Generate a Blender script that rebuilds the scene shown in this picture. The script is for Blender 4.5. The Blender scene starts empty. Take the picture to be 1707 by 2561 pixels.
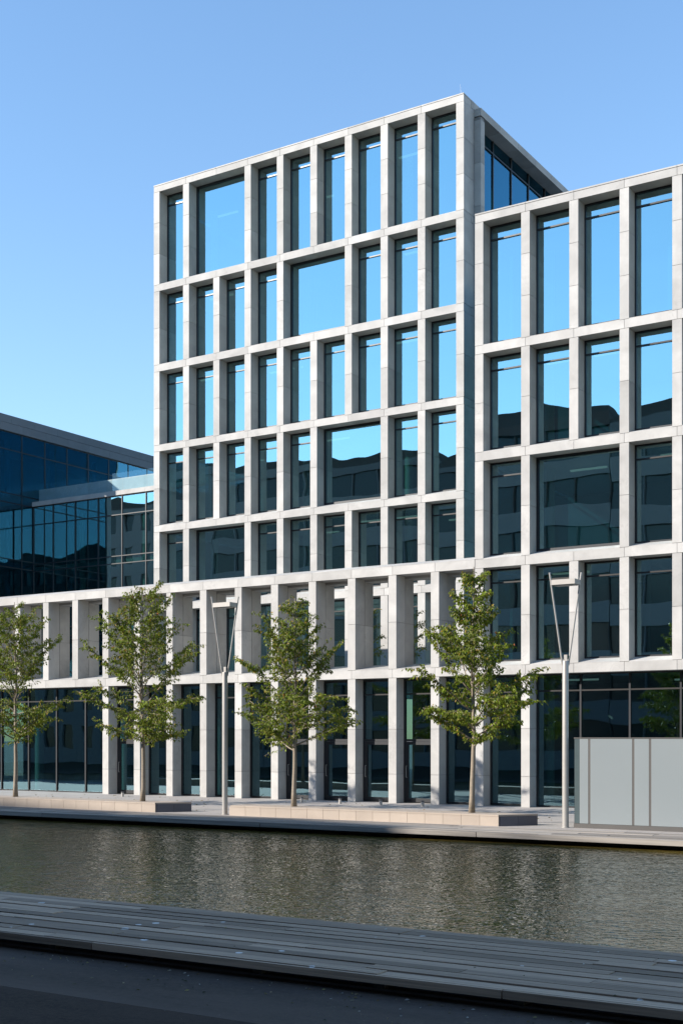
import bpy, math, random
from mathutils import Vector

# ------------------------------------------------------------------ camera, sky, sun, exposure
scene = bpy.context.scene
COL = scene.collection
R = math.radians
THETA = R(32.267)
cam_data = bpy.data.cameras.new('camera')
cam = bpy.data.objects.new('camera', cam_data)
COL.objects.link(cam)
cam.location = (0, 0, 2.3)
cam.rotation_euler = (R(90), 0, THETA)
cam_data.sensor_fit = 'VERTICAL'
cam_data.sensor_height = 36
cam_data.sensor_width = 24
cam_data.lens = 44.67
cam_data.shift_y = (1845 - 1280.5) / 2561
cam_data.clip_start = 0.1
cam_data.clip_end = 3000
scene.camera = cam

SUN_A = R(47)      # angle between the sun's path on plan and the facade
SUN_E = R(26.45)      # elevation
travel = Vector((math.cos(SUN_A) * math.cos(SUN_E), math.sin(SUN_A) * math.cos(SUN_E), -math.sin(SUN_E)))
world = bpy.data.worlds.new('World')
scene.world = world
world.use_nodes = True
wn = world.node_tree
sky = wn.nodes.new('ShaderNodeTexSky')
sky.sky_type = 'NISHITA'
sky.sun_disc = False
sky.sun_elevation = SUN_E
sky.sun_rotation = math.atan2(-travel.x, -travel.y)
sky.altitude = 0
sky.air_density = 1.35
sky.dust_density = 0.0
sky.ozone_density = 5.0
bg = wn.nodes['Background']
bg.inputs['Strength'].default_value = 0.125
wn.links.new(sky.outputs[0], bg.inputs['Color'])

sun_data = bpy.data.lights.new('sun', 'SUN')
sun_data.energy = 4.6
sun_data.angle = R(0.53)
sun_data.color = (1.0, 0.93, 0.84)
sun = bpy.data.objects.new('sun', sun_data)
COL.objects.link(sun)
sun.rotation_euler = travel.to_track_quat('-Z', 'Y').to_euler()
sun.location = (-60, -60, 60)

vs = scene.view_settings
vs.view_transform = 'Standard'
vs.look = 'None'
vs.exposure = 1.1
vs.gamma = 1
vs.use_curve_mapping = False
scene.cycles.max_bounces = 9
scene.cycles.diffuse_bounces = 4
scene.cycles.glossy_bounces = 5
scene.cycles.transmission_bounces = 6
scene.cycles.transparent_max_bounces = 14
scene.cycles.caustics_reflective = True
scene.cycles.use_denoising = True

# ------------------------------------------------------------------ helpers
WORLD = {}          # world position of every object that has children
MESHES = {}

def link(o, parent, loc):
    COL.objects.link(o)
    WORLD[o.name] = Vector(loc)
    if parent is not None:
        o.parent = parent
        o.location = Vector(loc) - WORLD[parent.name]
    else:
        o.location = loc
    return o

def thing(name, loc, label, cat, group=None):
    o = bpy.data.objects.new(name, None)
    o.empty_display_size = 0.3
    o['label'] = label
    o['category'] = cat
    if group:
        o['group'] = group
    return link(o, None, loc)

def tag(o, label, cat, group=None):
    o['label'] = label
    o['category'] = cat
    if group:
        o['group'] = group
    return o

def structure(o):
    o['kind'] = 'structure'
    return o

def pydata(name, verts, faces, mat, smooth=False):
    me = bpy.data.meshes.new(name)
    me.from_pydata(verts, [], faces)
    me.materials.append(mat)
    if smooth:
        for p in me.polygons:
            p.use_smooth = True
    me.update()
    return me

BF = [(0, 3, 2, 1), (4, 5, 6, 7), (0, 1, 5, 4), (1, 2, 6, 5), (2, 3, 7, 6), (3, 0, 4, 7)]

def bverts(x0, x1, y0, y1, z0, z1):
    return [(x0, y0, z0), (x1, y0, z0), (x1, y1, z0), (x0, y1, z0),
            (x0, y0, z1), (x1, y0, z1), (x1, y1, z1), (x0, y1, z1)]

def box(name, x0, x1, y0, y1, z0, z1, mat, parent=None):
    d = (round(x1 - x0, 4), round(y1 - y0, 4), round(z1 - z0, 4))
    k = (d, mat.name, name)
    if k not in MESHES:
        MESHES[k] = pydata(name, bverts(-d[0] / 2, d[0] / 2, -d[1] / 2, d[1] / 2, -d[2] / 2, d[2] / 2), BF, mat)
    o = bpy.data.objects.new(name, MESHES[k])
    return link(o, parent, ((x0 + x1) / 2, (y0 + y1) / 2, (z0 + z1) / 2))

def multibox(name, origin, boxes, mat, parent=None, key=None):
    """several boxes, coordinates relative to origin, as one mesh"""
    if key is None or key not in MESHES:
        vv, ff = [], []
        for b in boxes:
            n = len(vv)
            vv += bverts(*b)
            ff += [tuple(i + n for i in f) for f in BF]
        me = pydata(name, vv, ff, mat)
        if key is not None:
            MESHES[key] = me
    else:
        me = MESHES[key]
    o = bpy.data.objects.new(name, me)
    return link(o, parent, origin)

def mesh(name, origin, verts, faces, mat, parent=None, smooth=False, key=None):
    if key is not None and key in MESHES:
        me = MESHES[key]
    else:
        me = pydata(name, verts, faces, mat, smooth)
        if key is not None:
            MESHES[key] = me
    o = bpy.data.objects.new(name, me)
    return link(o, parent, origin)

def wedge(name, x0, x1, y0, y1, z0, hf, hb, mat, parent):
    """sill or coping stone whose top slopes up from hf at the front to hb at the back"""
    w, d = x1 - x0, y1 - y0
    k = (name, round(w, 3), round(d, 3), hf, hb, mat.name)
    v = [(0, 0, 0), (w, 0, 0), (w, d, 0), (0, d, 0), (0, 0, hf), (w, 0, hf), (w, d, hb), (0, d, hb)]
    return mesh(name, (x0, y0, z0), v, BF, mat, parent, key=k)

def tube_data(path, radii, n=8, cap=True):
    vv, ff = [], []
    for i, p in enumerate(path):
        a = path[max(i - 1, 0)]
        b = path[min(i + 1, len(path) - 1)]
        t = (b - a).normalized()
        u = t.cross(Vector((0.31, 0.17, 0.93)))
        if u.length < 0.05:
            u = t.cross(Vector((1, 0, 0)))
        u.normalize()
        w = t.cross(u)
        for k in range(n):
            an = 2 * math.pi * k / n
            vv.append(tuple(p + (u * math.cos(an) + w * math.sin(an)) * radii[i]))
    for i in range(len(path) - 1):
        for k in range(n):
            ff.append((i * n + k, i * n + (k + 1) % n, (i + 1) * n + (k + 1) % n, (i + 1) * n + k))
    if cap:
        ff.append(tuple(range(n - 1, -1, -1)))
        ff.append(tuple((len(path) - 1) * n + k for k in range(n)))
    return vv, ff

def lathe(name, loc, prof, n, mat, parent=None, key=None):
    vv, ff = [], []
    for r, z in prof:
        for k in range(n):
            a = 2 * math.pi * k / n
            vv.append((r * math.cos(a), r * math.sin(a), z))
    for i in range(len(prof) - 1):
        for k in range(n):
            ff.append((i * n + k, i * n + (k + 1) % n, (i + 1) * n + (k + 1) % n, (i + 1) * n + k))
    ff.append(tuple(range(n - 1, -1, -1)))
    ff.append(tuple((len(prof) - 1) * n + k for k in range(n)))
    o = mesh(name, loc, vv, ff, mat, parent, smooth=True, key=key)
    try:
        o.data.set_sharp_from_angle(angle=R(40))
    except Exception:
        pass
    return o

# ------------------------------------------------------------------ materials
def new_mat(name):
    m = bpy.data.materials.new(name)
    m.use_nodes = True
    nt = m.node_tree
    b = nt.nodes['Principled BSDF']
    return m, nt, b

def nd(nt, t, **kw):
    n = nt.nodes.new(t)
    for k, v in kw.items():
        setattr(n, k, v)
    return n

def math_node(nt, op, a, b=None, clamp=False):
    n = nd(nt, 'ShaderNodeMath', operation=op, use_clamp=clamp)
    for i, v in enumerate((a, b)):
        if v is None:
            continue
        if isinstance(v, (int, float)):
            n.inputs[i].default_value = v
        else:
            nt.links.new(v, n.inputs[i])
    return n.outputs[0]

def mix_col(nt, fac, a, b, blend='MIX'):
    n = nd(nt, 'ShaderNodeMix', data_type='RGBA', blend_type=blend)
    for i, v in ((0, fac), (6, a), (7, b)):
        if isinstance(v, (int, float)):
            n.inputs[i].default_value = v
        elif isinstance(v, tuple):
            n.inputs[i].default_value = (*v, 1)
        else:
            nt.links.new(v, n.inputs[i])
    return n.outputs[2]

def ramp(nt, val, stops):
    n = nd(nt, 'ShaderNodeValToRGB')
    e = n.color_ramp.elements
    while len(e) < len(stops):
        e.new(0.5)
    for i, (p, c) in enumerate(stops):
        e[i].position = p
        e[i].color = (*c, 1) if isinstance(c, tuple) else (c, c, c, 1)
    nt.links.new(val, n.inputs[0])
    return n.outputs[0]

def noise(nt, vec, scale, detail=4, rough=0.55, dist=0.0):
    n = nd(nt, 'ShaderNodeTexNoise')
    n.inputs['Scale'].default_value = scale
    n.inputs['Detail'].default_value = detail
    n.inputs['Roughness'].default_value = rough
    n.inputs['Distortion'].default_value = dist
    nt.links.new(vec, n.inputs['Vector'])
    return n.outputs['Fac']

def mapping(nt, vec, scale=(1, 1, 1), loc=(0, 0, 0)):
    n = nd(nt, 'ShaderNodeMapping')
    n.inputs['Scale'].default_value = scale
    n.inputs['Location'].default_value = loc
    nt.links.new(vec, n.inputs['Vector'])
    return n.outputs[0]

def bump(nt, height, strength, dist, b, normal=None):
    n = nd(nt, 'ShaderNodeBump')
    n.inputs['Strength'].default_value = strength
    n.inputs['Distance'].default_value = dist
    nt.links.new(height, n.inputs['Height'])
    if b is not None:
        nt.links.new(n.outputs[0], b.inputs['Normal'])
    return n.outputs[0]

def per_piece_pos(nt, amount=37.0):
    """world position shifted by a random amount for each object, so no two stones share a pattern"""
    g = nd(nt, 'ShaderNodeNewGeometry')
    oi = nd(nt, 'ShaderNodeObjectInfo')
    c = nd(nt, 'ShaderNodeCombineXYZ')
    r = oi.outputs['Random']
    nt.links.new(math_node(nt, 'MULTIPLY', r, amount), c.inputs[0])
    nt.links.new(math_node(nt, 'MULTIPLY', r, amount * 1.7), c.inputs[1])
    nt.links.new(math_node(nt, 'MULTIPLY', r, amount * 0.6), c.inputs[2])
    a = nd(nt, 'ShaderNodeVectorMath', operation='ADD')
    nt.links.new(g.outputs['Position'], a.inputs[0])
    nt.links.new(c.outputs[0], a.inputs[1])
    return a.outputs[0], r, g.outputs['Position']

def stone_mat(name, base, var=0.14, vein=0.24, rough=0.72, stain=0.14):
    m, nt, b = new_mat(name)
    p, rnd, wp = per_piece_pos(nt)
    cloud = noise(nt, p, 0.9, 6, 0.6, 0.6)
    fine = noise(nt, p, 14.0, 5, 0.65)
    vn = noise(nt, p, 1.3, 5, 0.7, 1.6)
    # thin dark veins where a warped noise crosses one half
    v = math_node(nt, 'ABSOLUTE', math_node(nt, 'SUBTRACT', vn, 0.5))
    v = ramp(nt, v, [(0.0, 1.0), (0.018, 0.0)])
    patch = ramp(nt, noise(nt, p, 0.5, 2), [(0.5, 0.0), (0.66, 1.0)])
    v = math_node(nt, 'MULTIPLY', v, patch)
    lo = tuple(c * (1 - var * 1.5) for c in base)
    hi = tuple(min(1, c * (1 + var * 0.7)) for c in base)
    c = mix_col(nt, ramp(nt, cloud, [(0.3, 0.0), (0.7, 1.0)]), lo, hi)
    c = mix_col(nt, math_node(nt, 'MULTIPLY', v, vein * 2.2), c, tuple(x * 0.55 for x in base))
    spots = ramp(nt, noise(nt, p, 7.0, 3, 0.7), [(0.66, 0.0), (0.74, 1.0)])
    c = mix_col(nt, math_node(nt, 'MULTIPLY', spots, 0.12), c, tuple(x * 0.6 for x in base))
    c = mix_col(nt, math_node(nt, 'MULTIPLY', fine, 0.10), c, tuple(x * 0.75 for x in base))
    # rain streaks that run down the stone
    st = noise(nt, mapping(nt, wp, (5.0, 5.0, 0.22)), 1.0, 4, 0.6)
    st = ramp(nt, st, [(0.52, 0.0), (0.75, 1.0)])
    c = mix_col(nt, math_node(nt, 'MULTIPLY', st, stain), c, tuple(x * 0.7 for x in base))
    hs = nd(nt, 'ShaderNodeHueSaturation')
    nt.links.new(c, hs.inputs['Color'])
    nt.links.new(math_node(nt, 'ADD', math_node(nt, 'MULTIPLY', rnd, var * 1.3), 1 - var * 0.75), hs.inputs['Value'])
    nt.links.new(hs.outputs[0], b.inputs['Base Color'])
    b.inputs['Roughness'].default_value = rough
    b.inputs['Specular IOR Level'].default_value = 0.3
    bump(nt, fine, 0.12, 0.01, b)
    return m

STONE = stone_mat('pale_limestone', (0.395, 0.383, 0.366))
MORTAR = stone_mat('joint_backing', (0.19, 0.185, 0.18), 0.03, 0.0)
FASCIA = stone_mat('grey_fascia_stone', (0.22, 0.22, 0.23), 0.06, 0.1)
PLANTER = stone_mat('beige_granite', (0.335, 0.28, 0.232), 0.07, 0.05)
ENDSTONE = stone_mat('dark_granite', (0.105, 0.10, 0.11), 0.06, 0.05)
CONCRETE = stone_mat('quay_concrete', (0.07, 0.065, 0.06), 0.1, 0.1)

def plain(name, col, rough=0.5, metal=0.0, nscale=6.0, namp=0.12, spec=0.5):
    m, nt, b = new_mat(name)
    p, rnd, wp = per_piece_pos(nt)
    n = noise(nt, p, nscale, 4)
    c = mix_col(nt, n, tuple(x * (1 - namp) for x in col), tuple(min(1, x * (1 + namp)) for x in col))
    nt.links.new(c, b.inputs['Base Color'])
    b.inputs['Roughness'].default_value = rough
    b.inputs['Metallic'].default_value = metal
    b.inputs['Specular IOR Level'].default_value = spec
    return m

FRAME = plain('dark_window_frame', (0.018, 0.019, 0.022), 0.4)
TRANSOM = plain('grey_transom_metal', (0.03, 0.028, 0.027), 0.35, 0.2)
CEIL = plain('interior_ceiling', (0.42, 0.43, 0.42), 0.8)
FLOORM = plain('interior_floor', (0.07, 0.066, 0.062), 0.5)
CORE = plain('interior_wall', (0.22, 0.235, 0.23), 0.8)
COLUMN = plain('interior_column', (0.62, 0.63, 0.62), 0.7)
ROOFM = plain('roof_membrane', (0.12, 0.12, 0.12), 0.9)
STEEL = plain('brushed_steel_paint', (0.32, 0.305, 0.285), 0.38, 0.25)
STEELD = plain('lamp_underside', (0.42, 0.42, 0.42), 0.4)
BOLL = plain('bollard_steel', (0.38, 0.36, 0.34), 0.4, 0.4)
BOLLD = plain('bollard_cap', (0.08, 0.08, 0.085), 0.5)
POST = plain('kiosk_post', (0.06, 0.056, 0.053), 0.5)
RODM = plain('rod_steel', (0.2, 0.2, 0.2), 0.5, 0.5)
def emit_mat():
    m, nt, b = new_mat('ceiling_light_strip')
    b.inputs['Base Color'].default_value = (0.8, 0.8, 0.78, 1)
    b.inputs['Emission Color'].default_value = (1.0, 0.95, 0.85, 1)
    b.inputs['Emission Strength'].default_value = 0.22
    m.cycles.emission_sampling = 'NONE'
    return m
STRIPLIGHT = emit_mat()
OPP_A = plain('opposite_wall_grey', (0.11, 0.115, 0.125), 0.8)
OPP_B = plain('opposite_wall_brown', (0.06, 0.047, 0.044), 0.8)
OPP_C = plain('opposite_wall_pale', (0.17, 0.17, 0.175), 0.8)
OPP_R = plain('opposite_roof_slate', (0.04, 0.038, 0.038), 0.8)
OPP_W = plain('opposite_window', (0.02, 0.023, 0.028), 0.15)

def glass_mat(name, refl, tint, base_fac, wav=0.35):
    """coated facade glass: a mirror layer that grows towards grazing angles over a tinted see-through layer"""
    m = bpy.data.materials.new(name)
    m.use_nodes = True
    nt = m.node_tree
    for n in list(nt.nodes):
        nt.nodes.remove(n)
    out = nd(nt, 'ShaderNodeOutputMaterial')
    gl = nd(nt, 'ShaderNodeBsdfGlossy')
    gl.inputs['Color'].default_value = (*refl, 1)
    gl.inputs['Roughness'].default_value = 0.0
    tr = nd(nt, 'ShaderNodeBsdfTransparent')
    tr.inputs['Color'].default_value = (*tint, 1)
    mx = nd(nt, 'ShaderNodeMixShader')
    fr = nd(nt, 'ShaderNodeFresnel')
    fr.inputs['IOR'].default_value = 1.5
    fac = math_node(nt, 'ADD', math_node(nt, 'MULTIPLY', fr.outputs[0], 1 - base_fac), base_fac, True)
    gb = nd(nt, 'ShaderNodeNewGeometry')       # the coating sits on the outer face only
    fac = math_node(nt, 'MULTIPLY', fac, math_node(nt, 'SUBTRACT', 1.0, gb.outputs['Backfacing']))
    nt.links.new(fac, mx.inputs[0])
    nt.links.new(tr.outputs[0], mx.inputs[1])
    nt.links.new(gl.outputs[0], mx.inputs[2])
    nt.links.new(mx.outputs[0], out.inputs[0])
    # panes are never quite flat: long low waves, different in each pane
    p, rnd, wp = per_piece_pos(nt)
    h = noise(nt, mapping(nt, p, (0.55, 0.55, 0.9)), 1.0, 1, 0.4)
    nrm = bump(nt, h, wav, 0.02, None)
    nt.links.new(nrm, gl.inputs['Normal'])
    return m

GLASS = glass_mat('coated_facade_glass', (0.64, 0.95, 1.0), (0.42, 0.63, 0.61), 0.50, 0.16)
GLASS_D = glass_mat('dark_curtain_glass', (0.22, 0.62, 0.86), (0.20, 0.42, 0.50), 0.20, 0.2)
GLASS_G = glass_mat('ground_floor_glass', (0.52, 0.86, 1.0), (0.34, 0.50, 0.50), 0.22, 0.16)
GLASS_B = glass_mat('clear_balustrade_glass', (0.8, 0.95, 1.0), (0.86, 0.94, 0.96), 0.03, 0.1)

def frosted():
    m, nt, b = new_mat('frosted_kiosk_glass')
    p, rnd, wp = per_piece_pos(nt)
    n = noise(nt, p, 0.8, 3)
    c = mix_col(nt, n, (0.172, 0.196, 0.206), (0.192, 0.214, 0.222))
    nt.links.new(c, b.inputs['Base Color'])
    b.inputs['Roughness'].default_value = 0.28
    b.inputs['Specular IOR Level'].default_value = 0.6
    return m
FROST = frosted()

def wood(name, base, drops):
    m, nt, b = new_mat(name)
    p, rnd, wp = per_piece_pos(nt)
    g = noise(nt, mapping(nt, p, (0.6, 26, 26)), 1.0, 5, 0.65)
    big = noise(nt, mapping(nt, p, (0.35, 1.5, 1.5)), 1.0, 3)
    lo = tuple(x * 0.6 for x in base)
    hi = tuple(x * 1.45 for x in base)
    c = mix_col(nt, ramp(nt, g, [(0.3, 0.0), (0.72, 1.0)]), lo, hi)
    c = mix_col(nt, ramp(nt, big, [(0.35, 0.0), (0.7, 0.55)]), c, tuple(x * 1.25 for x in base))
    hs = nd(nt, 'ShaderNodeHueSaturation')
    nt.links.new(c, hs.inputs['Color'])
    nt.links.new(math_node(nt, 'ADD', math_node(nt, 'MULTIPLY', rnd, 0.8), 0.6), hs.inputs['Value'])
    c = hs.outputs[0]
    if drops:   # gull droppings: small pale splashes with a core
        vo = nd(nt, 'ShaderNodeTexVoronoi')
        vo.inputs['Scale'].default_value = 2.7
        nt.links.new(wp, vo.inputs['Vector'])
        wob = noise(nt, wp, 17.0, 3)
        dd = math_node(nt, 'ADD', vo.outputs['Distance'], math_node(nt, 'MULTIPLY', wob, 0.10))
        sp = nd(nt, 'ShaderNodeSeparateColor')
        nt.links.new(vo.outputs['Color'], sp.inputs[0])
        size = math_node(nt, 'MULTIPLY', math_node(nt, 'POWER', sp.outputs[0], 1.6), 0.19)
        spot = math_node(nt, 'LESS_THAN', dd, math_node(nt, 'ADD', size, 0.02))
        c = mix_col(nt, math_node(nt, 'MULTIPLY', spot, 0.85), c, (0.75, 0.72, 0.68))
    nt.links.new(c, b.inputs['Base Color'])
    b.inputs['Roughness'].default_value = 0.75
    b.inputs['Specular IOR Level'].default_value = 0.2
    bump(nt, g, 0.35, 0.004, b)
    return m

WOOD_NEAR = wood('weathered_deck_wood', (0.315, 0.222, 0.155), True)
WOOD_FAR = wood('pale_deck_wood', (0.21, 0.19, 0.17), False)

def asphalt(name, base, sc, amp, speck):
    m, nt, b = new_mat(name)
    g = nd(nt, 'ShaderNodeNewGeometry').outputs['Position']
    n1 = ramp(nt, noise(nt, g, sc, 5, 0.8), [(0.33, 0.0), (0.68, 1.0)])
    n2 = noise(nt, mapping(nt, g, (0.35, 1.4, 1)), 0.9, 4)
    c = mix_col(nt, n1, tuple(x * (1 - amp) for x in base), tuple(x * (1 + amp) for x in base))
    c = mix_col(nt, ramp(nt, n2, [(0.38, 0.0), (0.66, 0.75)]), c, tuple(x * 1.55 for x in base))
    sp = ramp(nt, noise(nt, g, 23.0, 2, 0.8), [(0.755, 0.0), (0.775, 1.0)])
    c = mix_col(nt, math_node(nt, 'MULTIPLY', sp, speck), c, (0.35, 0.34, 0.33))
    nt.links.new(c, b.inputs['Base Color'])
    b.inputs['Roughness'].default_value = 0.9
    b.inputs['Specular IOR Level'].default_value = 0.12
    bump(nt, n1, 0.5, 0.006, b)
    return m

ASPH = asphalt('coarse_asphalt', (0.037, 0.0265, 0.021), 22.0, 0.7, 0.5)
STRIP = asphalt('smooth_asphalt', (0.074, 0.056, 0.045), 14.0, 0.22, 0.8)

def paving():
    m, nt, b = new_mat('granite_paving')
    g = nd(nt, 'ShaderNodeNewGeometry').outputs['Position']
    br = nd(nt, 'ShaderNodeTexBrick')
    br.inputs['Scale'].default_value = 1.0
    br.inputs['Brick Width'].default_value = 0.9
    br.inputs['Row Height'].default_value = 0.45
    br.inputs['Mortar Size'].default_value = 0.008
    br.inputs['Color1'].default_value = (0.27, 0.245, 0.225, 1)
    br.inputs['Color2'].default_value = (0.32, 0.29, 0.265, 1)
    br.inputs['Mortar'].default_value = (0.13, 0.125, 0.12, 1)
    nt.links.new(g, br.inputs['Vector'])
    n = noise(nt, g, 1.7, 5)
    c = mix_col(nt, math_node(nt, 'MULTIPLY', n, 0.3), br.outputs['Color'], (0.2, 0.19, 0.18))
    nt.links.new(c, b.inputs['Base Color'])
    b.inputs['Roughness'].default_value = 0.8
    return m
PAVE = paving()

def water():
    m, nt, b = new_mat('canal_water')
    g = nd(nt, 'ShaderNodeNewGeometry').outputs['Position']
    warp = noise(nt, g, 0.5, 2)
    a1 = noise(nt, mapping(nt, g, (1.0, 1.15, 1)), 2.3, 2, 0.5, 0.6)
    a2 = noise(nt, mapping(nt, g, (1.0, 1.2, 1), (7, 3, 0)), 8.0, 1, 0.5, 0.3)
    a3 = noise(nt, mapping(nt, g, (1.0, 1.3, 1), (17, 5, 0)), 0.45, 2, 0.5)
    h = math_node(nt, 'ADD', math_node(nt, 'MULTIPLY', a1, 0.62), math_node(nt, 'MULTIPLY', a2, 0.36))
    h = math_node(nt, 'MULTIPLY', h, math_node(nt, 'ADD', math_node(nt, 'MULTIPLY', a3, 0.9), 0.55))
    bump(nt, h, 1.0, 0.06, b)
    b.inputs['Base Color'].default_value = (0.115, 0.085, 0.022, 1)
    b.inputs['Roughness'].default_value = 0.06
    b.inputs['IOR'].default_value = 1.33
    return m
WATER = water()

def bark_mat(name, base):
    m, nt, b = new_mat(name)
    g = nd(nt, 'ShaderNodeNewGeometry').outputs['Position']
    n = noise(nt, mapping(nt, g, (8, 8, 22)), 1.0, 5, 0.7)
    c = mix_col(nt, n, tuple(x * 0.55 for x in base), tuple(x * 1.5 for x in base))
    nt.links.new(c, b.inputs['Base Color'])
    b.inputs['Roughness'].default_value = 0.85
    bump(nt, n, 0.6, 0.01, b)
    return m
BARK = bark_mat('grey_brown_bark', (0.20, 0.165, 0.125))

def leaf_mat():
    m = bpy.data.materials.new('leaf')
    m.use_nodes = True
    nt = m.node_tree
    b = nt.nodes['Principled BSDF']
    out = nt.nodes['Material Output']
    at = nd(nt, 'ShaderNodeAttribute', attribute_name='leaf_colour')
    nt.links.new(at.outputs['Color'], b.inputs['Base Color'])
    b.inputs['Roughness'].default_value = 0.5
    b.inputs['Specular IOR Level'].default_value = 0.22
    tl = nd(nt, 'ShaderNodeBsdfTranslucent')
    tc = mix_col(nt, 0.5, at.outputs['Color'], (0.16, 0.20, 0.02))
    nt.links.new(tc, tl.inputs['Color'])
    mx = nd(nt, 'ShaderNodeMixShader')
    mx.inputs[0].default_value = 0.26
    nt.links.new(b.outputs[0], mx.inputs[1])
    nt.links.new(tl.outputs[0], mx.inputs[2])
    nt.links.new(mx.outputs[0], out.inputs[0])
    return m
LEAF = leaf_mat()

# ------------------------------------------------------------------ ground, water, quays
def sheet(name, x0, x1, y0, y1, z, mat):
    o = mesh(name, (0, 0, 0), [(x0, y0, z), (x1, y0, z), (x1, y1, z), (x0, y1, z)], [(0, 1, 2, 3)], mat)
    return structure(o)

sheet('plaza', -600, 600, 29.9, 900, 0.0, PAVE)
sheet('canal_water', -600, 600, 12.0, 29.2, -0.25, WATER)
sheet('street', -600, 600, -600, 9.0, -0.2015, ASPH)
sheet('quay_strip', -600, 600, 9.0, 12.9, -0.20, STRIP)
structure(box('quay_wall', -600, 600, 28.75, 29.91, -2.0, -0.14, CONCRETE))
structure(box('quay_wall', -600, 600, 12.0, 12.88, -2.0, -0.215, CONCRETE))

# boardwalks: every plank is a piece
def boardwalk(name, label, x0, x1, y0, y1, ztop, rows, thick, mat, lmin, lmax, gap, seed, edge):
    rng = random.Random(seed)
    t = thing(name, ((x0 + x1) / 2, y0, ztop - 0.2), label, 'boardwalk')
    w = (y1 - y0 - gap * (rows - 1)) / rows
    for i in range(rows):
        ya = y0 + i * (w + gap)
        x = x0 - rng.random() * lmax
        while x < x1:
            ln = round(rng.uniform(lmin, lmax) * 2) / 2
            dz = rng.uniform(-0.007, 0.007)
            box('plank', x + 0.006, x + ln - 0.006, ya, ya + w, ztop - thick + dz, ztop + dz, mat, t)
            x += ln
    return t

near = boardwalk('boardwalk', 'dark weathered plank boardwalk with pale bird droppings along the near water edge',
                 -14, 4, 10.65, 13.4, 0.0, 12, 0.075, WOOD_NEAR, 3.5, 5.5, 0.034, 3, True)
far = boardwalk('boardwalk', 'pale plank boardwalk across the water in front of the stone planters',
                -50, -2, 28.07, 29.88, 0.0, 8, 0.05, WOOD_FAR, 4.0, 6.0, 0.012, 5, True)
# edge boards and the joists they hang on
x = -50
rng = random.Random(9)
while x < -2:
    ln = rng.uniform(6.5, 8.5)
    box('edge_board', x + 0.01, x + ln - 0.01, 28.02, 28.062, -0.125, -0.004, WOOD_FAR, far)
    x += ln
for k in range(33):
    box('joist', -50 + k * 1.5, -49.88 + k * 1.5, 28.1, 29.7, -0.138, -0.057, CONCRETE, far)
x = -14.6
while x < 4:
    ln = rng.uniform(4.5, 5.5)
    box('edge_board', x + 0.008, x + ln - 0.008, 10.60, 10.642, -0.085, -0.008, WOOD_NEAR, near)
    x += ln
for k in range(13):
    box('joist', -14 + k * 1.5, -13.88 + k * 1.5, 10.9, 13.3, -0.198, -0.082, CONCRETE, near)

# ------------------------------------------------------------------ facade system
G = 0.012          # open joint between stones

def window(parent, x0, x1, z0, z1, yg, wide=False, transom=True, glass=GLASS, side=0.05, tz=0.46):
    """dark frame with its panes; yg is the glass plane"""
    w, h = x1 - x0, z1 - z0
    fw = 0.085 if wide else side
    bars = [(0, fw, -0.05, 0.06, 0, h), (w - fw, w, -0.05, 0.06, 0, h),
            (fw, w - fw, -0.048, 0.058, 0, fw), (fw, w - fw, -0.048, 0.058, h - fw, h)]
    fr = multibox('window', (x0, yg, z0), bars, FRAME, parent, key=('win', round(w, 3), round(h, 3), fw))
    cuts = [fw, h - fw]
    if transom and not wide:
        cuts = [fw, h - tz - 0.025, h - tz + 0.025, h - fw]
        box('transom', x0 + fw, x1 - fw, yg - 0.045, yg + 0.05, z0 + cuts[1], z0 + cuts[2], TRANSOM, fr)
    for i in range(0, len(cuts), 2):
        box('pane', x0 + fw, x1 - fw, yg, yg + 0.012, z0 + cuts[i], z0 + cuts[i + 1], glass, fr)
    return fr

def grid_facade(t, pil, y0, depth, bands, rows, sill=0.20, skip_band_ends=False, corner=None, split=2):
    """stone grid: pil = [(x0, x1)], bands = [(z0, z1)], rows = [(z0, z1, missing pillars, stones per pillar)]"""
    n = len(pil)
    cen = [(a + b) / 2 for a, b in pil]
    for (b0, b1) in bands:
        for i in range(n - 1):
            xa = pil[0][0] if i == 0 else cen[i]
            xb = pil[-1][1] if i == n - 2 else cen[i + 1]
            box('band_stone', xa + G / 2, xb - G / 2, y0, y0 + depth, b0 + G / 2, b1 - G / 2, STONE, t)
    for (r0, r1, miss, ns) in rows:
        h = (r1 - r0) / ns
        for i, (a, b) in enumerate(pil):
            if i in miss:
                continue
            dp = depth
            if corner is not None and i == n - 1:
                dp = corner
            for k in range(ns):
                box('pillar_stone', a, b, y0, y0 + dp, r0 + k * h + G / 2, r0 + (k + 1) * h - G / 2, STONE, t)
        solid = [i for i in range(n) if i not in miss]
        for i, j in zip(solid[:-1], solid[1:]):
            xa, xb = pil[i][1], pil[j][0]
            if sill:
                wedge('sill', xa + 0.002, xb - 0.002, y0 + 0.004, y0 + depth, r0 - G / 2 + 0.002, 0.02, sill, STONE, t)
            s = sill - 0.03 if sill else 0.0
            window(t, xa, xb, r0 + s, r1, y0 + depth - 0.055, wide=(j - i > 1))
    # dark backing that closes the open joints
    vv = []
    zt = bands[0][1] - 0.03
    zb = min(r[0] for r in rows)
    for i, (a, b) in enumerate(pil):
        for (r0, r1, miss, ns) in rows:
            if i not in miss:
                vv.append((a + 0.02, b - 0.02, 0.02, depth - 0.02, r0 - 0.1, r1 + 0.1))
    for (b0, b1) in bands:
        vv.append((pil[0][0] + 0.024, pil[-1][1] - 0.024, 0.024, depth - 0.024, b0 + 0.024, b1 - 0.024))
    multibox('joint_backing', (0, y0, 0), vv, MORTAR, t)

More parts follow.
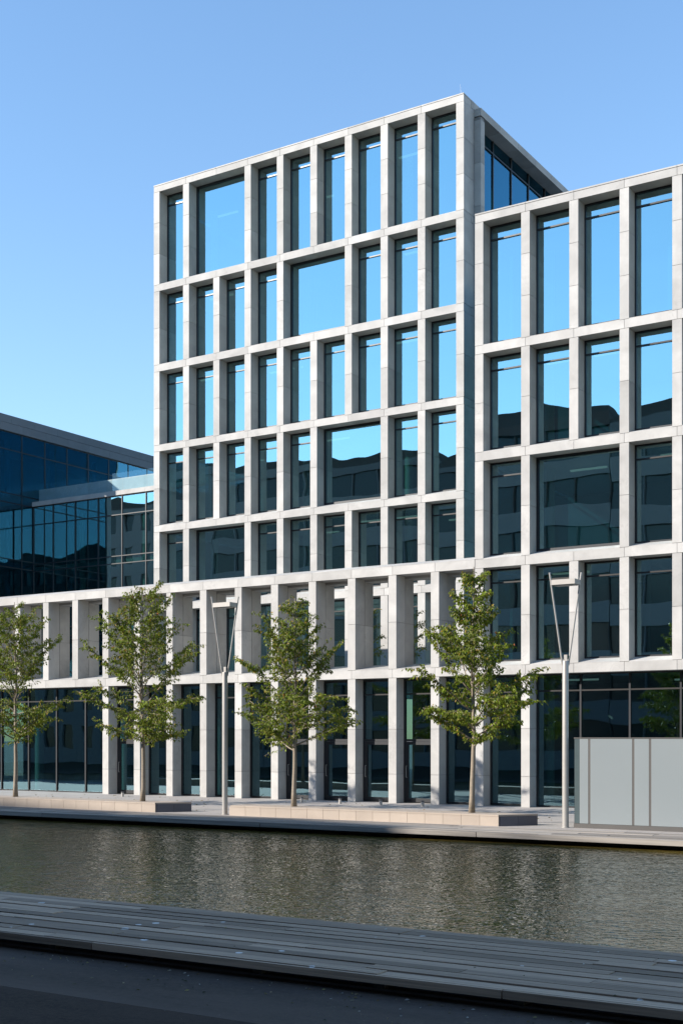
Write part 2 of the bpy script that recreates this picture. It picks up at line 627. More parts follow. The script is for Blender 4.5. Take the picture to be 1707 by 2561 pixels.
def interior(t, x0, x1, y0, y1, floors, step, rng, zroof):
    """slabs, core wall and columns behind the glass"""
    for (z0, z1) in floors:
        box('floor_slab', x0, x1, y0, y1, z0, z1, CEIL, t)
    zb, zt = floors[-1][1], zroof
    lv = sorted([f[1] for f in floors])
    for k, zf in enumerate(lv):
        top = (lv[k + 1] if k + 1 < len(lv) else zroof) - 0.32
        xa = x0 + 0.1
        while xa < x1 - 0.8:
            w = rng.uniform(2.5, 6.0)
            xb = min(xa + w, x1 - 0.1)
            dpt = rng.choice([3.2, 4.6, 5.5, 6.5])
            yy = min(y0 + dpt, y1 - 0.3)
            box('partition', xa, xb, yy, yy + 0.12, zf + 0.004, top, CORE, t)
            if rng.random() < 0.55:
                box('partition', xa, xa + 0.1, y0 + 1.2, yy - 0.004, zf + 0.004, top, CORE, t)
            xa = xb + 0.004
        xl = x0 + rng.uniform(0.6, 2.2)
        while xl < x1 - 1.6:
            if rng.random() < 0.6:
                yl_ = y0 + rng.choice([1.0, 1.7, 2.6])
                box('ceiling_light', xl, xl + 1.3, yl_, yl_ + 0.09, top - 0.12, top - 0.06, STRIPLIGHT, t)
            xl += rng.choice([1.69, 3.38])
        xx = x0 + step * 0.9
        while xx < x1 - 0.5:
            lathe('column', (xx, y0 + 1.35, zf + 0.004), [(0.17, 0), (0.17, top - zf - 0.01)], 14, COLUMN, t,
                  key=('col', round(top - zf, 2)))
            xx += step * 3

P = 1.69           # bay of the low block and the colonnade
PW = 0.305
DEP = 0.64

# ---- low block on the right
YF = 38.70
rb = thing('office_block', (-12.2, YF + 8, 0),
           'pale stone office block with grid facade at the right, lower than the tower', 'building')
pil_r = [(-19.11 + i * P, -19.11 + i * P + PW) for i in range(9)]
bands_r = [(19.67, 19.93), (15.23, 15.52), (11.62, 11.92), (8.01, 8.32), (4.40, 4.71)]
rows_r = [(15.52, 19.67, (), 3), (11.92, 15.23, (), 2), (8.32, 11.62, (2, 6), 2), (4.71, 8.01, (), 2)]
grid_facade(rb, pil_r, YF, DEP, bands_r, rows_r)
for i in range(8):
    xa = pil_r[0][0] - 0.004 if i == 0 else (pil_r[i][0] + PW / 2)
    xb = pil_r[8][1] if i == 7 else (pil_r[i + 1][0] + PW / 2)
    box('coping_stone', xa + 0.004, xb - 0.004, YF - 0.012, YF + DEP, 19.937, 19.985, STONE, rb)
# ground storey: two columns, then a long glazed front
for i in (0, 1, 5, 8):
    a, b = pil_r[i]
    for k, (za, zb) in enumerate(((0.0, 1.02), (1.02, 2.6), (2.6, 4.40))):
        box('pillar_stone', a, b, YF, YF + DEP, za + (G / 2 if k else 0), zb - G / 2, STONE, rb)
    box('joint_backing', a + 0.02, b - 0.02, YF + 0.02, YF + DEP - 0.02, 0.0, 4.42, MORTAR, rb)

def glazing_x(t, xs, z0, z1, yg, ztrans, glass, fm=FRAME, mull=0.06, tm=TRANSOM):
    """curtain wall parallel to the facade: xs are the mullion positions"""
    for xx in xs:
        box('mullion', xx - mull / 2, xx + mull / 2, yg - 0.05, yg + 0.07, z0, z1, fm, t)
    lv = [z0] + list(ztrans) + [z1]
    for zz in lv:
        for a, b in zip(xs[:-1], xs[1:]):
            box('transom', a + mull / 2, b - mull / 2, yg - 0.045, yg + 0.06, zz - 0.025, zz + 0.025,
                tm if z0 < zz < z1 else fm, t)
    for a, b in zip(xs[:-1], xs[1:]):
        for za, zb in zip(lv[:-1], lv[1:]):
            box('pane', a + mull / 2, b - mull / 2, yg, yg + 0.012, za + 0.025, zb - 0.025, glass, t)

YG = YF + DEP - 0.055
window(rb, pil_r[0][1], pil_r[1][0], 0.03, 4.38, YG, tz=0.54, glass=GLASS_G)
glazing_x(rb, [pil_r[1][1] + 0.03, -15.56, -13.9, -12.25, pil_r[5][0] - 0.03], 0.03, 4.385, YG, (3.85,), GLASS_G)
glazing_x(rb, [pil_r[5][1] + 0.03, -8.9, -7.3, pil_r[8][0] - 0.03], 0.03, 4.385, YG, (3.85,), GLASS_G)
rng = random.Random(21)
# left flank of the block, seen only as reflected light in the gap: dark curtain glass
for zl, zh in ((4.66, 8.0), (8.04, 11.6), (11.64, 15.2), (15.24, 19.6)):
    for k in range(5):
        ya, yb = YF + DEP + 0.05 + k * 3.7, YF + DEP + 0.01 + (k + 1) * 3.7
        box('pane', -19.05, -19.038, ya, yb, zl, zh, GLASS_D, rb)
        box('mullion', -19.08, -18.98, yb + 0.002, yb + 0.036, zl, zh, FRAME, rb)
    box('transom', -19.08, -18.98, YF + DEP + 0.01, 58, zh + 0.002, zh + 0.038, FRAME, rb)
box('side_wall', -19.09, -18.9, YF + DEP + 0.01, 58, 0, 4.4, STONE, rb)
box('coping_stone', -19.11, -18.82, YF + DEP + 0.006, 58, 19.65, 19.93, STONE, rb)
box('side_wall', -5.58, -5.29, YF + DEP + 0.004, 58, 0, 19.9, STONE, rb)
box('rear_wall', -18.8, -5.6, 57.7, 58, 0, 19.9, STONE, rb)
box('roof', -18.8, -5.6, YF + DEP + 0.01, 57.6, 19.45, 19.66, ROOFM, rb)
interior(rb, -18.8, -5.6, YF + DEP + 0.06, YF + 9.0,
         [(15.27, 15.48), (11.66, 11.88), (8.05, 8.28), (4.44, 4.66), (-0.1, 0.012)], P, rng, 19.4)
box('core_wall', -18.8, -5.6, YF + 9.01, YF + 9.3, 0.0, 19.4, CORE, rb)

# ---- tower
YT = 44.0
PT = 1.695
tower = thing('office_tower', (-30, YT + 8, 4.62),
              'tallest pale stone tower with nine-bay window grid and one corner towards us', 'building')
pil_t = [(-37.79 + i * PT, -37.79 + i * PT + 0.33) for i in range(10)]
bands_t = [(26.89, 27.16), (22.41, 22.71), (18.79, 19.10), (15.19, 15.48), (11.56, 11.85), (8.01, 8.30)]
rows_t = [(22.71, 26.89, (2,), 3), (19.10, 22.41, (5,), 2), (15.48, 18.79, (), 2),
          (11.85, 15.19, (6,), 2), (8.30, 11.56, (2,), 2), (4.64, 8.01, (), 2)]
grid_facade(tower, pil_t, YT, DEP, bands_t, rows_t, corner=0.89)
XR = pil_t[-1][1]          # right side plane of the tower
XL = pil_t[0][0]
for i in range(9):
    xa = XL if i == 0 else pil_t[i][0] + 0.165
    xb = XR if i == 8 else pil_t[i + 1][0] + 0.165
    box('coping_stone', xa + 0.004, xb - 0.004, YT - 0.012, YT + DEP, 27.167, 27.215, STONE, tower)
# right side: pier beside the corner, then a frame that stands 0.29 m proud with a long window
YS = YT + 0.90
for (za, zb) in [(26.9, 27.16), (22.42, 22.70), (18.8, 19.09), (15.2, 15.47), (11.57, 11.84), (8.02, 8.29)]:
    box('pier_stone', XR - 0.30, XR, YT + DEP + 0.006, YS - 0.004, za, zb, STONE, tower)
box('coping_stone', XR - 0.30, XR, YT + DEP + 0.006, YS - 0.003, 27.165, 27.213, STONE, tower)
zz = 4.64
for k in range(13):
    zt_ = min(zz + 1.68, 26.6)
    box('frame_stone', XR + 0.0, XR + 0.29, YS, YS + 0.33, zz + G / 2, zt_ - G / 2, STONE, tower)
    zz += 1.68
y = YS
for k in range(17):
    box('frame_stone', XR - 0.28, XR + 0.29, y + G / 2, y + 1.75 - G / 2, 26.64, 26.93, STONE, tower)
    box('coping_stone', XR - 0.30, XR + 0.0, y + 0.005, y + 1.75 - 0.005, 26.94, 27.21, STONE, tower)
    y += 1.75
YE = y
box('joint_backing', XR - 0.29, XR + 0.26, YS + 0.02, YE, 26.66, 26.91, MORTAR, tower)
box('joint_backing', XR - 0.1, XR + 0.27, YS + 0.02, YS + 0.31, 4.7, 26.6, MORTAR, tower)
box('side_wall', XR - 0.60, XR - 0.31, YS - 0.2, YE, 4.64, 22.6, STONE, tower)
ym = [YS + 0.33] + [47.15 + 1.76 * k for k in range(15)] + [YE - 0.1]
for k, yy in enumerate(ym):
    box('mullion', XR - 0.36, XR - 0.24, yy - 0.03, yy + 0.03, 22.7, 26.63, FRAME, tower)
for a, b in zip(ym[:-1], ym[1:]):
    box('transom', XR - 0.35, XR - 0.25, a + 0.03, b - 0.03, 26.10, 26.15, FRAME, tower)
    box('pane', XR - 0.302, XR - 0.29, a + 0.03, b - 0.03, 22.7, 26.10, GLASS_D, tower)
    box('pane', XR - 0.302, XR - 0.29, a + 0.03, b - 0.03, 26.15, 26.62, GLASS_D, tower)
box('sill', XR - 0.6, XR + 0.2, YS + 0.34, YE, 22.6, 22.69, STONE, tower)
# left flank: dark curtain glass, seen only in the wing's reflections
lvl = [4.64, 8.15, 11.7, 15.33, 18.95, 22.55, 26.9]
for zl, zh in zip(lvl[:-1], lvl[1:]):
    for k in range(9):
        ya = YT + DEP + 0.05 + k * 3.28
        box('pane', XL + 0.05, XL + 0.062, ya, ya + 3.24, zl + 0.04, zh, GLASS_D, tower)
        box('mullion', XL + 0.02, XL + 0.12, ya + 3.242, ya + 3.278, zl + 0.04, zh, FRAME, tower)
    box('transom', XL + 0.02, XL + 0.12, YT + DEP + 0.01, YE, zl, zl + 0.038, FRAME, tower)
box('coping_stone', XL, XL + 0.3, YT + DEP + 0.006, YE, 26.91, 27.2, STONE, tower)
box('rear_wall', XL + 0.31, XR - 0.31, YE - 0.3, YE, 4.64, 27.0, STONE, tower)
box('roof', XL + 0.31, XR - 0.31, YT + DEP + 0.01, YE - 0.31, 26.7, 26.86, ROOFM, tower)
rng = random.Random(4)
interior(tower, XL + 0.32, XR - 0.62, YT + DEP + 0.06, YT + 8.5,
         [(22.45, 22.66), (18.84, 19.05), (15.24, 15.44), (11.61, 11.81), (8.06, 8.26), (4.62, 4.66)], PT, rng, 26.7)
box('core_wall', XL + 0.32, XR - 0.62, YT + 8.51, YT + 8.8, 4.66, 26.6, CORE, tower)
# rod at the roof corner
rod = mesh('lightning_rod', (XR - 0.25, YT + 0.3, 27.0),
           *tube_data([Vector((0, 0, 0)), Vector((-0.05, 0, 0.75))], [0.005, 0.003], 6), RODM)
tag(rod, 'thin lightning rod at the roof corner of the tallest tower', 'rod')

# ---- colonnade: open stone screen in front of the tower with a glazed ground storey
colo = thing('stone_colonnade', (-35, YF + 0.6, 0),
             'two-storey pale stone colonnade with open upper screen below the tower, behind the street trees', 'building')
PC = 1.685
pil_c = []
for n in range(1, 22):
    c = -18.955 - n * PC
    pil_c.append((c - 0.158, c + 0.158))
pil_c.reverse()
nC = len(pil_c)
XC0 = pil_c[0][0]
cen = [(a + b) / 2 for a, b in pil_c] + [-19.12]
for i in range(nC):
    xa, xb = cen[i], cen[i + 1]
    box('band_stone', xa + G / 2, xb - G / 2, YF, YF + DEP, 8.01 + G / 2, 8.32 - G / 2, STONE, colo)
    wedge('coping_stone', xa + 0.004, xb - 0.004, YF + 0.004, YF + 1.28, 8.318, 0.02, 0.28, STONE, colo)
    box('band_stone', xa + G / 2, xb - G / 2, YF, YF + DEP, 4.40 + G / 2, 4.71 - G / 2, STONE, colo)
    box('inner_beam', xa + 0.004, xb - 0.004, YF + DEP + 0.03, YF + 1.27, 7.93, 8.30, STONE, colo)
bk = [(XC0 - 0.3, -19.15, 0.024, DEP - 0.024, 8.034, 8.30), (XC0 - 0.3, -19.15, 0.024, DEP - 0.024, 4.424, 4.69)]
for i, (a, b) in enumerate(pil_c):
    for za, zb in ((4.71, 6.36), (6.36, 8.01)):
        box('pillar_stone', a, b, YF, YF + DEP, za + G / 2, zb - G / 2, STONE, colo)
        box('inner_pier', a + 0.006, b - 0.006, YF + DEP + 0.032, YF + 1.26, za + G / 2, min(zb, 7.93) - G / 2, STONE, colo)
    bk.append((a + 0.02, b - 0.02, 0.02, 1.24, 4.6, 8.1))
    xb = pil_c[i + 1][0] if i + 1 < nC else -19.11
    wedge('sill', b + 0.002, xb - 0.002, YF + 0.004, YF + 1.30, 4.71 - G / 2 + 0.002, 0.02, 0.24, STONE, colo)
    box('balustrade_pane', b + 0.02, xb - 0.02, YF + 1.40, YF + 1.412, 4.66, 5.42, GLASS_B, colo)
gcols = pil_c[-10:]
for (a, b) in gcols:
    for k, (za, zb) in enumerate(((0.0, 1.02), (1.02, 2.6), (2.6, 4.40))):
        box('pillar_stone', a, b, YF, YF + DEP, za + (G / 2 if k else 0), zb - G / 2, STONE, colo)
    bk.append((a + 0.02, b - 0.02, 0.02, DEP - 0.02, 0.0, 4.5))
multibox('joint_backing', (0, YF, 0), bk, MORTAR, colo)

def door_bay(t, x0, x1, yg):
    """glazed door with a heavy dark frame, pull handle and two fixed lights above"""
    w = x1 - x0
    bars = [(0, 0.06, -0.05, 0.06, 0.02, 4.38), (w - 0.05, w, -0.05, 0.06, 0.02, 4.38),
            (0.06, w - 0.05, -0.048, 0.058, 4.31, 4.38), (0.06, w - 0.05, -0.048, 0.058, 2.17, 2.25)]
    fr = multibox('window', (x0, yg, 0), bars, FRAME, t, key=('dbay', round(w, 3)))
    box('transom', x0 + 0.06, x1 - 0.05, yg - 0.045, yg + 0.05, 3.82, 3.87, TRANSOM, fr)
    box('pane', x0 + 0.06, x1 - 0.05, yg, yg + 0.012, 2.25, 3.82, GLASS_G, fr)
    box('pane', x0 + 0.06, x1 - 0.05, yg, yg + 0.012, 3.87, 4.31, GLASS_G, fr)
    a, b = 0.065, w - 0.055
    d = [(a, a + 0.13, -0.06, 0.0, 0.03, 2.165), (b - 0.06, b, -0.06, 0.0, 0.03, 2.165),
         (a + 0.13, b - 0.06, -0.058, -0.002, 2.05, 2.165), (a + 0.13, b - 0.06, -0.058, -0.002, 0.03, 0.17)]
    dr = multibox('door', (x0, yg, 0), d, FRAME, t, key=('door', round(w, 3)))
    box('pane', x0 + a + 0.13, x0 + b - 0.06, yg - 0.03, yg - 0.02, 0.17, 2.05, GLASS_G, dr)
    hv, hf = tube_data([Vector((0, 0, -0.2)), Vector((0, -0.06, -0.2)), Vector((0, -0.06, 0.2)), Vector((0, 0, 0.2))], [0.014] * 4, 8)
    mesh('handle', (x0 + a + 0.065, yg - 0.06, 1.1), hv, hf, STEEL, dr, key=('hdl',))

gx = [p for p in gcols] + [(-19.11, -18.8)]
doors = {0, 5, 6, 7, 8}
for i in range(10):
    xa, xb = gx[i][1], gx[i + 1][0]
    if i in doors:
        door_bay(colo, xa, xb, YG)
    else:
        window(colo, xa, xb, 0.03, 4.38, YG, tz=0.53, glass=GLASS_G)
mx = [gcols[0][0] - 0.03] + [-37.43 - 1.665 * k for k in range(11)]
mx.reverse()
glazing_x(colo, mx, 0.03, 4.385, YG, (3.85,), GLASS_G)
box('terrace_slab', -60, -19.14, YF + DEP + 0.01, 52.5, 4.42, 4.60, CEIL, colo)
box('floor_slab', -60, -19.14, YF + DEP + 0.02, 47.0, -0.1, 0.012, FLOORM, colo)
rng = random.Random(8)
xa = -59.0
while xa < -20:
    xb = min(xa + rng.uniform(3, 6), -19.2)
    yy = YF + rng.choice([6.5, 7.2, 7.9])
    box('partition', xa, xb, yy, yy + 0.12, 0.014, 4.41, CORE, colo)
    xa = xb + 0.01
for k in range(7):
    lathe('column', (-57 + k * 5.07, YF + 2.2, 0.014), [(0.2, 0), (0.2, 4.39)], 14, COLUMN, colo, key=('colg',))

# ---- glazed link between wing and tower, with a roof terrace
YL = 51.0
XW = -52.6
lk = thing('glass_link', (-45, YL + 1, 4.6),
           'dark glass link with roof terrace balustrade between the glass wing and the tower', 'building')
lx = [XW + 0.04, -51.04, -49.37, -47.68, -45.98, -44.31, -42.62, -40.93, -39.24, XL - 0.04]
glazing_x(lk, lx, 4.64, 15.20, YL, (5.9, 7.9, 8.4, 11.6, 12.0, 14.2), GLASS, mull=0.05, tm=FRAME)
xs = [XW + 0.02] + lx[1:-1] + [XL - 0.02]
for a, b in zip(xs[:-1], xs[1:]):
    box('coping_stone', a + 0.004, b - 0.004, YL - 0.12, YL + 0.4, 15.23, 15.47, STONE, lk)
    box('balustrade_pane', a + 0.01, b - 0.01, YL + 0.05, YL + 0.062, 15.47, 16.45, GLASS_B, lk)
box('roof', XW + 0.02, XL - 0.02, YL + 0.41, YL + 4.0, 15.2, 15.40, STONE, lk)
box('upstand_wall', XW + 0.02, XL - 0.02, YL + 0.42, YL + 0.62, 15.404, 16.25, STONE, lk)
for zf in (4.63, 8.0, 11.6):
    box('floor_slab', XW + 0.05, XL - 0.05, YL + 0.1, YL + 4, zf + 0.02, zf + 0.25, CEIL, lk)
box('core_wall', XW + 0.05, XL - 0.05, YL + 4.01, YL + 4.2, 4.64, 15.2, CORE, lk)
for k in range(3):
    lathe('column', (-50 + k * 4.6, YL + 1.2, 4.9), [(0.16, 0), (0.16, 10.2)], 14, COLUMN, lk, key=('coll',))

# ---- wing with a dark curtain wall that faces the tower
wg = thing('glass_wing', (XW - 6, 53, 0),
           'long dark glass wing with grey stone fascia at the far left, facing the tower', 'building')
YW0, YW1 = 45.06, 64.0
my = [YW0 + 0.04] + [46.65 + 1.745 * k for k in range(10)]
lv = [0.2, 4.5, 5.0, 8.05, 8.5, 11.65, 12.1, 15.2, 15.7, 18.1, 19.05]
for yy in my:
    box('mullion', XW - 0.07, XW + 0.02, yy - 0.035, yy + 0.035, 4.6, 19.05, FRAME, wg)
for a, b in zip(my[:-1], my[1:]):
    for zz in lv[2:]:
        box('transom', XW - 0.065, XW + 0.015, a + 0.035, b - 0.035, zz - 0.03, zz + 0.03, FRAME, wg)
    for za, zb in zip(lv[2:-1], lv[3:]):
        box('pane', XW - 0.012, XW, a + 0.035, b - 0.035, za + 0.03, zb - 0.03, GLASS_D, wg)
for a, b in zip(my[:-1], my[1:]):
    box('fascia_stone', XW - 0.3, XW + 0.10, a + 0.004, b - 0.004, 19.09, 19.52, FASCIA, wg)
    box('fascia_stone', XW - 0.3, XW + 0.10, a - 0.85 + 0.004, b - 0.85 - 0.004, 19.535, 19.96, FASCIA, wg)
box('corner_pier', XW - 0.4, XW + 0.06, YW0 - 0.35, YW0, 0.0, 19.06, STONE, wg)
box('front_wall', XW - 14, XW - 0.41, YW0 - 0.3, YW0, 0.0, 19.9, STONE, wg)
box('roof', XW - 14, XW - 0.31, YW0 + 0.01, YW1, 19.5, 19.7, ROOFM, wg)
for zf in (4.5, 8.05, 11.65, 15.2):
    box('floor_slab', XW - 10, XW - 0.1, YW0 + 0.02, YW1, zf + 0.02, zf + 0.3, CEIL, wg)
box('core_wall', XW - 6.2, XW - 6, YW0 + 0.02, YW1, 4.6, 19.4, CORE, wg)
for k in range(5):
    lathe('column', (XW - 1.3, 46.8 + k * 3.5, 4.9), [(0.16, 0), (0.16, 14.1)], 14, COLUMN, wg, key=('colw',))

# ------------------------------------------------------------------ row of buildings behind the camera (seen in the glass, throws the shade on the canal)
YB = -13.1
def opposite(x0, x1, z0, z1, wallm, label, floors, seed, style):
    rng = random.Random(seed)
    t = thing('street_building', ((x0 + x1) / 2, YB - 6, -0.2), label, 'building', None)
    z0w = -0.2
    box('wall', x0 + 0.02, x1 - 0.02, YB - 12, YB - 0.35, z0w, z0, wallm, t)
    fh = (z0 - z0w - 0.8) / floors
    nb = max(3, int((x1 - x0) / 2.6))
    bw = (x1 - x0) / nb
    for k in range(floors):
        za = z0w + k * fh
        # spandrel and piers stand in front of the recessed windows
        box('spandrel', x0 + 0.03, x1 - 0.03, YB - 0.345, YB, za, za + fh * 0.42, wallm if style else OPP_C, t)
        for i in range(nb):
            wx0 = x0 + i * bw
            pw = bw * (0.5 if style else 0.06)
            box('pier', wx0 + bw - pw + 0.03, wx0 + bw - 0.03, YB - 0.34, YB - 0.01, za + fh * 0.42 + 0.004, za + fh - 0.004, wallm, t)
            box('window', wx0 + 0.03, wx0 + bw - pw + 0.03, YB - 0.34, YB - 0.26, za + fh * 0.42 + 0.004, za + fh - 0.004, OPP_W, t)
    box('cornice', x0 + 0.02, x1 - 0.02, YB - 0.345, YB + 0.1, z0 - 0.79, z0, wallm, t)
    # low gables along the roof edge
    ng = max(1, int((x1 - x0) / 9))
    gw = (x1 - x0) / ng
    vv, ff = [], []
    for i in range(ng):
        a = x0 + i * gw
        hgt = z1 * rng.uniform(0.75, 1.15)
        n = len(vv)
        for yy in (YB + 0.05, YB - 12):
            vv += [(a, yy, z0 + 0.004), (a + gw, yy, z0 + 0.004), (a + gw, yy, z0 + 0.35),
                   (a + gw * rng.uniform(0.4, 0.6), yy, z0 + 0.35 + hgt), (a, yy, z0 + 0.35)]
        ff += [(n + 4, n + 3, n + 2, n + 1, n), (n + 5, n + 6, n + 7, n + 8, n + 9)]
        for q in range(5):
            ff.append((n + q, n + (q + 1) % 5, n + 5 + (q + 1) % 5, n + 5 + q))
    org = Vector(((x0 + x1) / 2, YB - 6, z0))
    mesh('roof', org, [tuple(Vector(v) - org) for v in vv], ff, OPP_R, t)
    for i in range(2):
        cx = rng.uniform(x0 + 2, x1 - 3)
        box('chimney', cx, cx + 0.8, YB - 5, YB - 4.2, z0 + 0.2, z0 + 0.6 + z1 * 1.2, OPP_B, t)
    return t

opposite(-34, -12, 26.1, 1.0, OPP_A, 'grey banded street building behind the camera, nearest to the street bend', 7, 1, 0)
opposite(-12, 40, 24.5, 1.0, OPP_B, 'long brown street building behind the camera, rightmost in its row', 7, 6, 1)
opposite(-47, -34, 26.8, 0.9, OPP_B, 'brown street building behind the camera, between two grey banded ones', 7, 2, 0)
opposite(-55, -47, 27.0, 0.7, OPP_A, 'narrow grey banded street building behind the camera with pale spandrels', 8, 3, 0)
opposite(-66, -55, 28.1, 0.8, OPP_A, 'grey banded street building behind the camera, taller than its narrow neighbour', 8, 13, 0)
opposite(-80, -66, 28.7, 0.7, OPP_C, 'pale street building behind the camera with pale window bands', 8, 4, 0)
opposite(-140, -80, 29.8, 0.9, OPP_C, 'longest pale street building behind the camera, leftmost in its row', 8, 5, 1)

# ------------------------------------------------------------------ planters
CUT = R(52)
def planter(x0, x1, y0, y1, h, label, cut_left):
    t = thing('stone_planter', ((x0 + x1) / 2, y0, 0), label, 'planter')
    d = y1 - y0
    s = d / math.tan(CUT)
    sl = s if cut_left else 0.0
    n = max(1, round((x1 - x0) / 0.56))
    w = (x1 - x0) / n
    for i in range(n):
        box('front_slab', x0 + i * w + 0.004, x0 + (i + 1) * w - 0.004, y0, y0 + 0.05, 0.0, h - 0.052, PLANTER, t)
    # slanted end made of four slabs
    ca, sa = math.cos(CUT), math.sin(CUT)
    L = d / sa
    for k in range(2):
        a, b = L * k / 2 + 0.004 + (0.05 if k == 0 else 0), L * (k + 1) / 2 - 0.004
        # thickness goes inwards (towards -x)
        vv = [(u * ca - v, u * sa, zz) for zz in (0.0, h - 0.052) for (u, v) in ((a, 0), (b, 0), (b, 0.05), (a, 0.05))]
        mesh('end_slab', (x1, y0, 0), vv, BF, ENDSTONE, t, key=('endslab', k, round(h, 3), round(d, 3)))
    # cap stones
    for i in range(n):
        xa, xb = x0 + i * w, x0 + (i + 1) * w
        sb = s if i == n - 1 else 0
        vv = [(0, -0.006, 0), (w, -0.006, 0), (w + sb, d, 0), (0, d, 0)]
        vv = [(p[0], p[1], zz) for zz in (0.0, 0.045) for p in vv]
        vv = [(v[0] + (0.003 if j in (0, 3) else -0.003), v[1], v[2]) for j, v in zip([0, 1, 2, 3] * 2, vv)]
        mesh('cap_stone', (xa, y0, h - 0.047), vv, BF, PLANTER, t)
    box('rear_slab', x0, x1 + s - 0.06, y1 - 0.05, y1 - 0.004, 0, h - 0.052, PLANTER, t)
    box('side_slab', x0 - 0.05, x0 - 0.002, y0 + 0.01, y1 - 0.01, 0, h - 0.052, PLANTER, t)
    return t

planter(-44.0, -25.75, 30.05, 30.95, 0.30, 'long low beige stone planter under the two left trees', False)
planter(-22.85, -14.16, 30.05, 30.95, 0.30, 'low beige stone planter between the two street lamps', False)

# ------------------------------------------------------------------ bollards
for bx, how in ((-33.69, 'short steel ground bollard at the leftmost door, apart from the others'),
                (-25.27, 'first of four short bollards in a row, nearest the third tree trunk'),
                (-23.66, 'second of four short bollards in a row before the doors'),
                (-22.02, 'third of four short bollards in a row before the doors'),
                (-20.40, 'last short bollard of the row, closest to the right tree')):
    b = thing('bollard', (bx, 37.38, 0), how, 'bollard', 'short bollards before the doors')
    lathe('body', (bx, 37.38, 0), [(0.055, 0), (0.055, 0.15)], 16, BOLL, b, key=('bolb',))
    lathe('cap', (bx, 37.38, 0.152), [(0.05, 0), (0.05, 0.02), (0.06, 0.022), (0.06, 0.042)], 16, BOLLD, b, key=('bolc',))

# ------------------------------------------------------------------ street lamps
def lamp(x, y, label):
    t = thing('street_lamp', (x, y, 0), label, 'street lamp', 'street lamps on the boardwalk')
    lathe('pole', (x, y, 0), [(0.10, 0), (0.10, 0.02), (0.083, 0.024), (0.080, 4.24), (0.076, 4.26)], 20, STEEL, t, key=('lp',))
    hx, hy = 0.35, 0.20
    box('bracket', x - 0.05, x + 0.05, y - 0.02, y + 0.02, 4.262, 4.42, STEEL, t)
    for s in (-1, 1):
        p0 = Vector((s * 0.065, s * 0.035, 4.15 - 4.0))
        p1 = Vector((s * hx, s * hy, 6.52 - 4.0))
        v, f = tube_data([p0, p1], [0.024, 0.024], 10)
        mesh('arm', (x, y, 4.0), v, f, STEEL, t, key=('arm', s))
    m = multibox('luminaire', (x, y, 6.20), [(-0.33, 0.33, -0.2, -0.17, 0.0, 0.13), (-0.33, 0.33, 0.17, 0.2, 0.0, 0.13),
                 (-0.33, -0.30, -0.17, 0.17, 0.0, 0.13), (0.30, 0.33, -0.17, 0.17, 0.0, 0.13),
                 (-0.30, 0.30, -0.17, 0.17, 0.06, 0.128)], STEEL, t, key=('lum',))
    box('diffuser', x - 0.27, x + 0.27, y - 0.15, y + 0.15, 6.185, 6.255, STEELD, m)
    return t
lamp(-23.25, 30.3, 'steel street lamp with splayed twin arms between the second and third trees')
lamp(-12.50, 30.5, 'steel street lamp with splayed twin arms beside the frosted glass enclosure')

# ------------------------------------------------------------------ frosted glass enclosure
KY, KX = 30.6, -12.30
kio = thing('glass_enclosure', (-9, KY + 1, 0),
            'low frosted glass enclosure with dark posts at the right edge', 'enclosure')
px_ = [KX + 0.14, -11.90, -10.75, -10.32, -9.17, -8.74, -7.59, -7.16, -6.0]
for k, (a, b) in enumerate(zip(px_[:-1], px_[1:])):
    box('glass_panel', a + (0.03 if k else 0.0), b - 0.03, KY, KY + 0.02, 0.12, 2.275, FROST, kio)
    box('post', b - 0.028, b + 0.028, KY + 0.004, KY + 0.06, 0.12, 2.27, POST, kio)
box('corner_panel', KX, KX + 0.135, KY, KY + 0.02, 0.12, 2.275, plain('kiosk_corner_glass', (0.06, 0.08, 0.085), 0.2), kio)
for k in range(2):
    box('glass_panel', KX, KX + 0.02, KY + 0.024 + k * 1.2, KY + 1.2 + k * 1.2, 0.12, 2.275, FROST, kio)
    box('glass_panel', -6.02, -6.0, KY + 0.024 + k * 1.2, KY + 1.2 + k * 1.2, 0.12, 2.275, FROST, kio)
box('rear_panel', KX + 0.03, -6.03, KY + 2.4, KY + 2.42, 0.12, 2.275, FROST, kio)
box('plinth', KX - 0.01, -5.99, KY - 0.015, KY + 2.43, 0.0, 0.115, POST, kio)
multibox('top_rail', (KX, KY, 2.28), [(-0.012, 6.31, -0.014, 0.03, 0, 0.025), (-0.012, 6.31, 2.39, 2.434, 0, 0.025),
         (-0.012, 0.03, 0.03, 2.39, 0, 0.025), (6.28, 6.31, 0.03, 2.39, 0, 0.025)], POST, kio)

